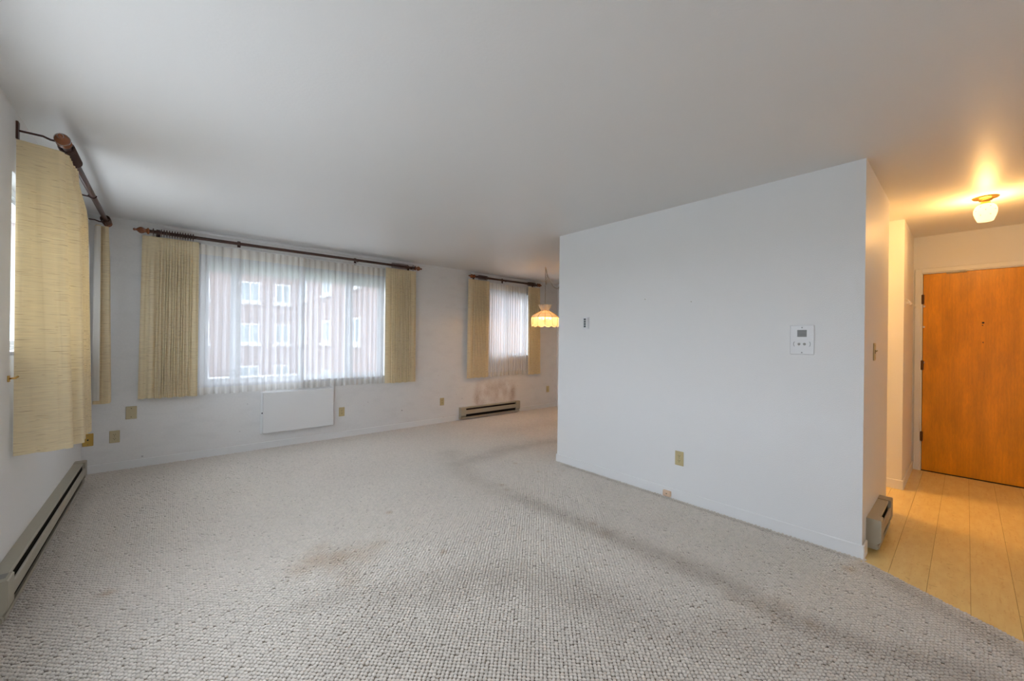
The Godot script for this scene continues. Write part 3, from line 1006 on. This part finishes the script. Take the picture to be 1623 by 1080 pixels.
func _ready() -> void:
	# camera, sky, exposure
	set_camera()
	set_sky()
	materials()

	# ------------------------------------------------ structure
	var st := mb()
	box(st, Vector3(-0.22, -0.2, -0.22), Vector3(6.75, 0.0, 7.7))
	var floor_ := struct("floor", st, M.subfloor, "floor under the carpet and the yellow hall tiles")
	# vinyl strips of the hall, each a piece
	var zt := 5.09 - 0.154 * 16
	var k := 0
	while zt < 7.4:
		var z1 := zt + 0.1526
		var xs := 3.25 + fposmod(k * 0.37, 0.915) - 0.915 if zt >= 4.93 else 4.88
		while xs < XD:
			var x1 := xs + 0.914
			var lo_x := xs
			var hi_x := minf(x1, XD)
			if zt < 4.93:
				hi_x = minf(x1, 5.585)
				if lo_x > 5.5:
					break
			if hi_x > carpet_edge(zt + 0.076) - 0.10 and hi_x - lo_x > 0.02:
				var e0 := maxf(lo_x, carpet_edge(zt) - 0.02 if zt > 4.93 else 4.875)
				var e1 := maxf(lo_x, carpet_edge(z1) - 0.02 if zt > 4.93 else 4.875)
				if minf(e0, e1) < hi_x - 0.02:
					var ts := mb()
					var h := 0.004
					var p0 := Vector3(e0, 0.0005, zt); var p1 := Vector3(e1, 0.0005, z1)
					var p2 := Vector3(hi_x, 0.0005, z1); var p3 := Vector3(hi_x, 0.0005, zt)
					var up := Vector3.UP * h
					quad(ts, p0 + up, p3 + up, p2 + up, p1 + up)
					quad(ts, p0, p0 + up, p1 + up, p1)
					quad(ts, p1, p1 + up, p2 + up, p2)
					quad(ts, p2, p2 + up, p3 + up, p3)
					quad(ts, p3, p3 + up, p0 + up, p0)
					put(done(ts), "tile", M.vinyl if (k * 7 + int(xs * 3.0)) % 3 else M.vinyl_cool, floor_)
			xs += 0.9145
		zt += 0.154
		k += 1
	st = mb()
	box(st, Vector3(-0.22, CEIL, -0.22), Vector3(6.75, CEIL + 0.2, 7.7))
	struct("ceiling", st, M.ceiling_paint, "plain off-white satin ceiling")
	wall_uv = true
	st = mb()
	holed_wall(st, true, -0.22, 6.6, -0.22, 0.0, [[0.86, 2.895, 0.775, 2.175], [4.74, 5.66, 1.02, 2.155]])
	struct("wall_back", st, M.wall_paint_scuffed, "white window wall with soot marks above the far heater")
	wall_uv = false
	st = mb()
	holed_wall(st, false, 0.0, 7.7, -0.22, 0.0, [[0.42, 2.25, 1.20, 2.12], [2.64, 4.60, 0.70, 2.175]])
	struct("wall_left", st, M.wall_paint, "white wall with the near curtained window")
	st = mb()
	box(st, Vector3(XP, 0, ZA), Vector3(4.87, CEIL, ZB))
	struct("wall_partition", st, M.wall_paint, "broad white partition wall between living room and hall")
	st = mb()
	box(st, Vector3(4.87, 0, ZA), Vector3(6.6, CEIL, 2.6))
	struct("wall_dining_side", st, M.wall_paint, "white wall on the near side of the dining corner")
	st = mb()
	box(st, Vector3(6.45, 0, 0), Vector3(6.6, CEIL, ZA))
	struct("wall_dining", st, M.wall_paint, "white end wall of the dining corner")
	st = mb()
	box(st, Vector3(5.59, 0, 2.6), Vector3(6.75, CEIL, 5.0))
	struct("wall_hall", st, M.wall_paint, "white hall wall beside the entrance door")
	st = mb()
	holed_wall(st, false, 5.0, 7.7, XD, XD + 0.12, [[5.06, 5.995, 0.0, 2.055]])
	box(st, Vector3(XD + 0.14, 0, 5.0), Vector3(XD + 0.2, CEIL, 6.2))
	struct("wall_right", st, M.wall_paint, "hall wall round the entrance door")
	st = mb()
	holed_wall(st, true, 0.0, XD, 7.5, 7.7, [[0.4, 1.6, 0.775, 2.175]])
	struct("wall_front", st, M.wall_paint, "wall behind the camera")
	baseboard("baseboard_back", Vector3(0.0, 0.0, 0.0), Vector3(4.14, 0.088, 0.012))
	baseboard("baseboard_dining", Vector3(5.43, 0.0, 0.0), Vector3(6.45, 0.088, 0.012))
	baseboard("baseboard_partition", Vector3(XP - 0.012, 0.0, ZA - 0.012), Vector3(XP, 0.088, ZB + 0.012))
	baseboard("baseboard_partition_end", Vector3(XP, 0.0, ZB), Vector3(3.90, 0.088, ZB + 0.012))
	baseboard("baseboard_hall_end", Vector3(4.53, 0.0, ZB), Vector3(4.87, 0.088, ZB + 0.012))
	baseboard("baseboard_hall", Vector3(5.578, 0.0, 2.6), Vector3(5.59, 0.088, 5.012))
	baseboard("baseboard_hall_return", Vector3(5.59, 0.0, 5.0), Vector3(XD, 0.088, 5.012))
	# picture rails left over at the ceiling above the two windows
	st = mb()
	box(st, Vector3(0.55, 2.405, 0.0), Vector3(3.50, 2.425, 0.022), 0.004)
	struct("trim_1", st, M.trim_paint, "thin white moulding above the wide window")
	st = mb()
	box(st, Vector3(4.35, 2.405, 0.0), Vector3(5.80, 2.425, 0.022), 0.004)
	struct("trim_2", st, M.trim_paint, "thin white moulding above the dining window")

	# windows
	window_unit("window_1", "wide three-light window behind white sheers", Vector3(0.86, 0.775, 0), 0.0, 2.035, 1.40, [0.315, 1.571])
	window_unit("window_2", "narrow dining window behind white sheers", Vector3(4.74, 1.02, 0), 0.0, 0.92, 1.135, [0.46])
	window_unit("window_3", "window in the left wall behind the nearest curtain", Vector3(0, 1.20, 2.25), PI / 2, 1.83, 0.92, [0.915])
	window_unit("window_4", "wide window in the left wall beside the camera", Vector3(0, 0.70, 4.60), PI / 2, 1.96, 1.475, [0.65, 1.31])

	window_unit("window_5", "window in the wall behind the camera", Vector3(1.6, 0.775, 7.5), PI, 1.2, 1.40, [0.60])

	# entrance door
	var d := Node3D.new()
	d.name = "door_1"
	add_child(d)
	d.position = Vector3(XD, 0, 5.07)
	tag(d, "orange-brown veneered entrance door in a cream frame", "", "", "structure")
	put(boxm(Vector3(0.004, 0.012, 0.003), Vector3(0.048, 2.045, 0.912), 0.002), "door_leaf", M.door_veneer, d)
	st = mb()
	box(st, Vector3(-0.002, 0, -0.012), Vector3(0.12, 2.056, 0.0))
	box(st, Vector3(-0.002, 0, 0.915), Vector3(0.12, 2.056, 0.927))
	box(st, Vector3(-0.002, 2.048, 0.0), Vector3(0.12, 2.058, 0.915))
	put(done(st), "jamb", M.trim_paint, d)
	for c in [[Vector3(-0.014, 0, -0.060), Vector3(0, 2.105, -0.010)], [Vector3(-0.014, 0, 0.925), Vector3(0, 2.105, 0.975)], [Vector3(-0.014, 2.056, -0.010), Vector3(0, 2.105, 0.925)]]:
		put(boxm(c[0], c[1], 0.006), "casing", M.trim_paint, d)
	for y in [0.36, 1.10, 1.785]:
		var hs := mb(true)
		tube(hs, [Vector3(-0.007, y - 0.05, 0.001), Vector3(-0.007, y + 0.05, 0.001)], 0.0065, 10)
		var hm := mb()
		box(hm, Vector3(-0.003, y - 0.048, -0.010), Vector3(0.0005, y + 0.048, 0.012))
		var hinge := put(done(hm), "hinge", M.hinge_metal, d)
		put(done(hs), "hinge_pin", M.hinge_metal, hinge)
	put(boxm(Vector3(-0.003, 2.034, 0.165), Vector3(0.006, 2.046, 0.250)), "closer_plate", M.steel_worn, d)
	put(boxm(Vector3(-0.006, 2.036, 0.250), Vector3(0.006, 2.050, 0.300), 0.002), "closer_bracket", M.steel_worn, d)
	for y in [1.715, 1.50, 1.13]:
		put(boxm(Vector3(-0.001, y - 0.012, 0.001), Vector3(0.0055, y + 0.008, 0.017), 0.003), "filler_patch", M.wax_white, d)
	for p in [[1.532, 0.407, 0.009], [1.507, 0.404, 0.005], [1.342, 0.408, 0.005]]:
		put(lathem([Vector2(0, 0.0), Vector2(p[2], 0.0), Vector2(p[2] * 0.9, 0.0006), Vector2(0, 0.0006)], 12, Transform3D(Basis(Vector3.BACK, PI / 2), Vector3(0.0041, p[0], p[1]))), "screw_hole", M.slot_dark, d)
	put(boxm(Vector3(-0.004, 0.0045, 0.0), Vector3(0.06, 0.009, 0.915)), "threshold", M.heater_dark, d)

	# ------------------------------------------------ floor covering
	carpet()

	# ------------------------------------------------ curtains on the wide window
	var ry := 2.335
	var rod := base("curtain_rod", Vector3.ZERO, "long dark wooden curtain rod over the wide sheer window", "curtain rod")
	st = mb(true)
	tube(st, [Vector3(0.445, ry, 0.10), Vector3(1.4, ry, 0.10), Vector3(2.4, ry + 0.003, 0.10), Vector3(3.29, ry + 0.006, 0.10)], 0.0165, 14)
	put(done(st), "pole", M.rod_wood, rod)
	finial(rod, Vector3(0.448, ry, 0.10), Vector3.LEFT)
	finial(rod, Vector3(3.287, ry + 0.006, 0.10), Vector3.RIGHT)
	var rs := [Vector3(0.475, ry, 0.10)]
	for i in 13: rs.append(Vector3(0.535 + i * 0.0205, ry, 0.10))
	for i in 12: rs.append(Vector3(2.95 + i * 0.0205, ry + 0.005, 0.10))
	rs.append(Vector3(3.265, ry + 0.006, 0.10))
	rings(rod, ry, rs, Vector3.RIGHT)
	for x in [0.51, 1.185, 2.47, 3.235]: wall_bracket(rod, Vector3(x, ry, 0), Vector3.BACK, 0.10)
	var f1 := [[0.05, 0.012], [0.07, 0.034]]
	for i in 12: f1.append([0.0235 * (1.0 + 0.2 * sin(i * 2.1)), 0.019])
	f1.append([0.055, 0.010])
	drape("gold slub curtain gathered left of the wide window", "gold slub curtains", [Vector2(0.395, 0.075), Vector2(0.832, 0.085)], [Vector2(0.377, 0.075), Vector2(0.832, 0.085)], f1, 2.293, 0.688, 1.0, 3)
	var f2 := [[0.085, 0.012]]
	for i in 11: f2.append([0.0235 * (1.0 + 0.2 * sin(i * 1.7)), 0.019])
	f2.append([0.085, 0.018])
	drape("gold slub curtain gathered right of the wide window", "gold slub curtains", [Vector2(2.862, 0.085), Vector2(3.325, 0.075)], [Vector2(2.866, 0.085), Vector2(3.335, 0.075)], f2, 2.298, 0.690, 1.0, 5)
	var track := base("sheer_track", Vector3.ZERO, "slim white track holding the wide window's sheers", "curtain track")
	put(boxm(Vector3(0.80, 2.288, 0.045), Vector3(2.90, 2.302, 0.058), 0.002), "rail", M.track_white, track)
	for x in [0.84, 1.4, 2.3, 2.87]: put(boxm(Vector3(x - 0.01, 2.288, 0.0), Vector3(x + 0.01, 2.300, 0.047), 0.002), "track_bracket", M.track_white, track)
	sheer("white sheer panel over the left part of the wide window", [Vector2(0.825, 0.046), Vector2(1.855, 0.046)], 14, 2.284, 0.690, 1.0, 2, "sheer")
	sheer("white sheer panel over the right part of the wide window", [Vector2(1.80, 0.006), Vector2(2.875, 0.010)], 15, 2.286, 0.690, 1.0, 4, "sheer")
	var bl := base("roller_blind", Vector3.ZERO, "pale green roller blind rolled up behind the wide sheers", "blind")
	put(boxm(Vector3(0.905, 2.030, -0.052), Vector3(2.85, 2.130, -0.050)), "blind_cloth", M.blind_cloth, bl)
	st = mb(true)
	tube(st, [Vector3(0.87, 2.145, -0.045), Vector3(2.885, 2.145, -0.045)], 0.019, 12)
	put(done(st), "roller", M.blind_cloth, bl)
	put(boxm(Vector3(0.905, 2.018, -0.056), Vector3(2.85, 2.032, -0.046), 0.003), "bottom_bar", M.track_white, bl)

	# ------------------------------------------------ curtains on the dining window
	rod = base("curtain_rod", Vector3.ZERO, "short dark wooden curtain rod over the dining window", "curtain rod")
	st = mb(true)
	tube(st, [Vector3(4.355, 2.345, 0.10), Vector3(5.79, 2.348, 0.10)], 0.0165, 14)
	put(done(st), "pole", M.rod_wood, rod)
	finial(rod, Vector3(4.358, 2.345, 0.10), Vector3.LEFT)
	finial(rod, Vector3(5.787, 2.348, 0.10), Vector3.RIGHT)
	rs = []
	for i in 9: rs.append(Vector3(4.44 + i * 0.021, 2.345, 0.10))
	for i in 9: rs.append(Vector3(5.56 + i * 0.021, 2.348, 0.10))
	rings(rod, 2.345, rs, Vector3.RIGHT)
	for x in [4.40, 5.02, 5.76]: wall_bracket(rod, Vector3(x, 2.346, 0), Vector3.BACK, 0.10)
	var f3 := [[0.11, 0.022]]
	for i in 8: f3.append([0.032, 0.022])
	f3.append([0.05, 0.010])
	drape("gold slub curtain hanging left of the dining window", "gold slub curtains", [Vector2(4.255, 0.075), Vector2(4.675, 0.085)], [Vector2(4.245, 0.075), Vector2(4.668, 0.085)], f3, 2.298, 0.688, 1.0, 7)
	var f4 := []
	for i in 8: f4.append([0.034, 0.022])
	f4.append([0.06, 0.016])
	drape("gold slub curtain hanging right of the dining window, behind the pendant lamp", "gold slub curtains", [Vector2(5.575, 0.085), Vector2(5.890, 0.075)], [Vector2(5.595, 0.085), Vector2(5.925, 0.075)], f4, 2.300, 0.686, 1.0, 9)
	track = base("sheer_track", Vector3.ZERO, "slim white track holding the dining window's sheers", "curtain track")
	put(boxm(Vector3(4.62, 2.288, 0.045), Vector3(5.66, 2.302, 0.058), 0.002), "rail", M.track_white, track)
	for x in [4.66, 5.14, 5.62]: put(boxm(Vector3(x - 0.01, 2.288, 0.0), Vector3(x + 0.01, 2.300, 0.047), 0.002), "track_bracket", M.track_white, track)
	sheer("white sheer panel over the left half of the dining window", [Vector2(4.66, 0.046), Vector2(5.14, 0.046)], 9, 2.284, 0.690, 1.0, 12, "sheer_double")
	sheer("white sheer panel over the right half of the dining window", [Vector2(5.10, 0.006), Vector2(5.61, 0.008)], 9, 2.286, 0.690, 1.0, 14, "sheer_double")

	# ------------------------------------------------ curtains on the left wall
	rod = base("curtain_rod", Vector3.ZERO, "dark curtain rod with large wooden finial along the left wall", "curtain rod")
	st = mb(true)
	tube(st, [Vector3(0.160, 2.342, 2.16), Vector3(0.160, 2.346, 1.2), Vector3(0.160, 2.350, 0.16)], 0.0175, 14)
	put(done(st), "pole", M.rod_wood, rod)
	finial(rod, Vector3(0.160, 2.342, 2.155), Vector3.BACK)
	finial(rod, Vector3(0.160, 2.350, 0.165), Vector3.FORWARD)
	rs = []
	for i in 13: rs.append(Vector3(0.160, 2.343, 2.10 - i * 0.021))
	for i in 6: rs.append(Vector3(0.160, 2.350, 0.20 + i * 0.021))
	rings(rod, 2.345, rs, Vector3.BACK)
	for z in [2.185, 1.1, 0.22]: wall_bracket(rod, Vector3(0, 2.346, z), Vector3.RIGHT, 0.16)
	var f5 := [[0.060, 0.008], [0.065, 0.010], [0.070, 0.010]]
	for i in 7: f5.append([0.046, 0.046])
	drape("gold slub curtain nearest the camera on the left wall", "gold slub curtains", [Vector2(0.160, 1.83), Vector2(0.160, 2.17), Vector2(0.006, 2.215)], [Vector2(0.172, 1.64), Vector2(0.195, 2.17), Vector2(0.014, 2.245)], _turned(f5), 2.292, 0.690, -1.0, 21)
	var f6 := [[0.05, 0.004], [0.04, 0.004], [0.08, 0.006], [0.06, 0.008], [0.06, 0.010]]
	drape("gold slub curtain with white lining showing, far end of the left wall", "gold slub curtains", [Vector2(0.135, 0.300), Vector2(0.090, 0.290), Vector2(0.105, 0.235), Vector2(0.178, 0.275), Vector2(0.170, 0.160)], [Vector2(0.140, 0.310), Vector2(0.082, 0.300), Vector2(0.110, 0.240), Vector2(0.195, 0.275), Vector2(0.195, 0.160)], f6, 2.292, 0.690, 1.0, 23)
	track = base("sheer_track", Vector3.ZERO, "slim white sheer track along the left wall window", "curtain track")
	put(boxm(Vector3(0.060, 2.288, 0.36), Vector3(0.073, 2.302, 2.12), 0.002), "rail", M.track_white, track)
	for z in [0.4, 1.25, 2.08]: put(boxm(Vector3(0.0, 2.288, z - 0.01), Vector3(0.062, 2.300, z + 0.01), 0.002), "track_bracket", M.track_white, track)
	sheer("white sheer panel gathered at the far side of the left wall window", [Vector2(0.060, 0.98), Vector2(0.050, 0.36)], 12, 2.282, 0.690, 1.0, 25, "sheer")

	# ------------------------------------------------ heaters, panels, plates
	heater("long tan baseboard heater along the left wall", Vector3(0.0, 0.0, 2.60), PI / 2, 2.27)
	heater("tan baseboard heater under the dining window", Vector3(4.15, 0.0, 0.0), 0.0, 1.27)
	heater("short tan baseboard heater on the partition's hall end", Vector3(3.925, 0.0, ZB), 0.0, 0.585)
	var ac := base("wall_cover_panel", Vector3(1.428, 0.194, 0.0), "flat white cover panel on the wall below the wide window", "wall panel")
	put(boxm(Vector3(-0.018, -0.008, 0.0), Vector3(0.79, 0.482, 0.016), 0.003), "panel_frame", M.trim_paint, ac)
	put(boxm(Vector3(0, 0, 0.016), Vector3(0.776, 0.474, 0.062), 0.005), "cover", M.trim_paint, ac)
	put(lathem([Vector2(0, 0.0), Vector2(0.008, 0.0), Vector2(0.008, 0.006), Vector2(0.005, 0.010), Vector2(0, 0.011)], 12, Transform3D(Basis(Vector3.BACK, PI / 2), Vector3(0.0, 0.235, 0.034))), "latch_knob", M.slot_dark, ac)
	outlet("blank tan wall plate left of the gold curtain", Vector3(0.330, 0.552, 0), 0.0, M.plate_tan, "blank")
	outlet("tan duplex outlet low beside the left heater", Vector3(0.216, 0.333, 0), 0.0, M.plate_tan)
	outlet("brassy cable plate half hidden by the nearest curtain", Vector3(0.040, 0.328, 0), 0.0, M.plate_brass, "cable")
	outlet("ivory outlet beside the white cover panel", Vector3(2.322, 0.344, 0), 0.0, M.plate_ivory)
	outlet("ivory outlet between wide window and dining window", Vector3(3.833, 0.338, 0), 0.0, M.plate_ivory)
	outlet("ivory outlet at the far right of the dining window", Vector3(6.208, 0.366, 0), 0.0, M.plate_ivory)
	outlet("ivory duplex outlet low on the partition wall", Vector3(XP, 0.350, 3.827), -PI / 2, M.plate_ivory)
	outlet("ivory light switch on the partition's hall end", Vector3(4.163, 1.258, ZB), 0.0, M.plate_ivory, "switch")
	var jack := base("phone_jack", Vector3(XP - 0.012, 0.040, 3.735), "small cream phone jack box on the partition baseboard", "phone jack", "", -PI / 2)
	put(boxm(Vector3(-0.034, -0.024, 0.0), Vector3(0.034, 0.024, 0.024), 0.005), "jack_box", M.plastic_cream, jack)
	put(lathem([Vector2(0, 0.0), Vector2(0.0045, 0.0), Vector2(0.0035, 0.0012), Vector2(0, 0.0015)], 10, Transform3D(Basis(Vector3.RIGHT, PI / 2), Vector3(0.0, 0.0, 0.0238))), "screw", M.slot_dark, jack)
	var rem := base("remote_holder", Vector3(XP, 1.491, 2.845), "small white remote with grey buttons on the partition wall", "remote control", "", -PI / 2)
	put(boxm(Vector3(-0.042, -0.060, 0.0), Vector3(0.042, 0.060, 0.008), 0.003), "cradle", M.plastic_white, rem)
	put(boxm(Vector3(-0.034, -0.054, 0.008), Vector3(0.034, 0.054, 0.021), 0.005), "handset", M.plastic_white, rem)
	for i in 4:
		var y := 0.036 - i * 0.0235
		put(boxm(Vector3(-0.013, y - 0.0095, 0.0205), Vector3(0.013, y + 0.0095, 0.0235), 0.002), "button", M.button_grey, rem)
	var ic := base("intercom_panel", Vector3(XP, 1.332, 4.654), "white intercom panel with a grey speaker grille on the partition", "intercom", "", -PI / 2)
	put(boxm(Vector3(-0.067, -0.098, 0.0), Vector3(0.067, 0.098, 0.009), 0.004), "face_plate", M.plastic_white, ic)
	put(boxm(Vector3(-0.026, 0.020, 0.0085), Vector3(0.026, 0.066, 0.0095)), "grille", M.grille_grey, ic)
	for i in 9: put(boxm(Vector3(-0.025, 0.0225 + i * 0.005, 0.0093), Vector3(0.025, 0.0240 + i * 0.005, 0.0105)), "grille_bar", M.mark_grey, ic)
	for x in [-0.016, 0.014]: put(lathem([Vector2(0, 0.0), Vector2(0.0085, 0.0), Vector2(0.0080, 0.003), Vector2(0, 0.0035)], 16, Transform3D(Basis(Vector3.RIGHT, PI / 2), Vector3(x, -0.028, 0.0088))), "button", M.mark_grey, ic)
	for x in [-0.040, 0.040]:
		var cs := mb(true)
		var arc := []
		for i in 9:
			var t := PI * (i / 8.0) - PI / 2
			arc.append(Vector3(x + 0.006 * cos(t) * signf(x), -0.028 + 0.015 * sin(t), 0.0092))
		tube(cs, arc, 0.0014, 6)
		put(done(cs), "finger_mark", M.grille_grey, ic)
	for y in [0.082, -0.084]: put(lathem([Vector2(0, 0.0), Vector2(0.0038, 0.0), Vector2(0.003, 0.001), Vector2(0, 0.0014)], 10, Transform3D(Basis(Vector3.RIGHT, PI / 2), Vector3(0, y, 0.0088))), "screw", M.grille_grey, ic)
	# nails, hooks and the little brass catch by the left window
	for q in [[Vector3(XP, 1.683, 3.501), "tiny nail in the partition above the remote side"], [Vector3(XP, 1.634, 3.911), "tiny nail in the middle of the partition wall"]]:
		var nl := base("nail", q[0], q[1], "nail", "", -PI / 2)
		st = mb(true)
		tube(st, [Vector3(0, 0, 0), Vector3(0, 0.003, 0.009), Vector3(0, 0.0045, 0.011)], 0.0022, 7)
		put(done(st), "nail_shaft", M.screw, nl)
	var ck := 0
	for x in [5.72, 5.96, 6.20, 6.46]:
		var hk := base("coat_hook", Vector3(x, 1.715, 5.0), ["small cream coat hook nearest the hall corner", "second cream coat hook from the hall corner", "third cream coat hook from the hall corner", "small cream coat hook next to the door frame"][ck], "hook", "coat hooks")
		ck += 1
		st = mb(true)
		tube(st, [Vector3(0, 0.012, 0.001), Vector3(0, 0.010, 0.018), Vector3(0, -0.010, 0.026), Vector3(0, -0.022, 0.020), Vector3(0, -0.020, 0.008)], 0.0035, 7)
		put(done(st), "hook_wire", M.trim_paint, hk)
		put(lathem([Vector2(0, 0.0), Vector2(0.011, 0.0), Vector2(0.010, 0.003), Vector2(0, 0.004)], 14, Transform3D(Basis(Vector3.RIGHT, PI / 2), Vector3(0, 0.012, 0.0))), "hook_base", M.trim_paint, hk)
	var lt := base("window_catch", Vector3(0.0, 1.085, 2.275), "small brass catch on the left wall beside the curtain edge", "catch")
	put(boxm(Vector3(0.0, -0.016, -0.012), Vector3(0.006, 0.016, 0.012), 0.002), "catch_plate", M.brass, lt)
	st = mb(true)
	tube(st, [Vector3(0.005, 0, 0), Vector3(0.022, 0.002, -0.004), Vector3(0.032, 0.010, -0.010)], 0.0045, 8)
	put(done(st), "catch_lever", M.brass, lt)

	# ------------------------------------------------ lamps
	globe_lamp("lit white globe ceiling lamp with brass canopy in the hall", Vector3(5.28, CEIL, 5.46), 0.245)
	globe_lamp("lit white globe ceiling lamp in the side passage", Vector3(5.23, CEIL, 3.60), 0.84)
	pendant(Vector3(4.95, CEIL, 1.13))

	outside()

func _turned(a: Array) -> Array:
	var b := a.duplicate()
	b.reverse()
	return b
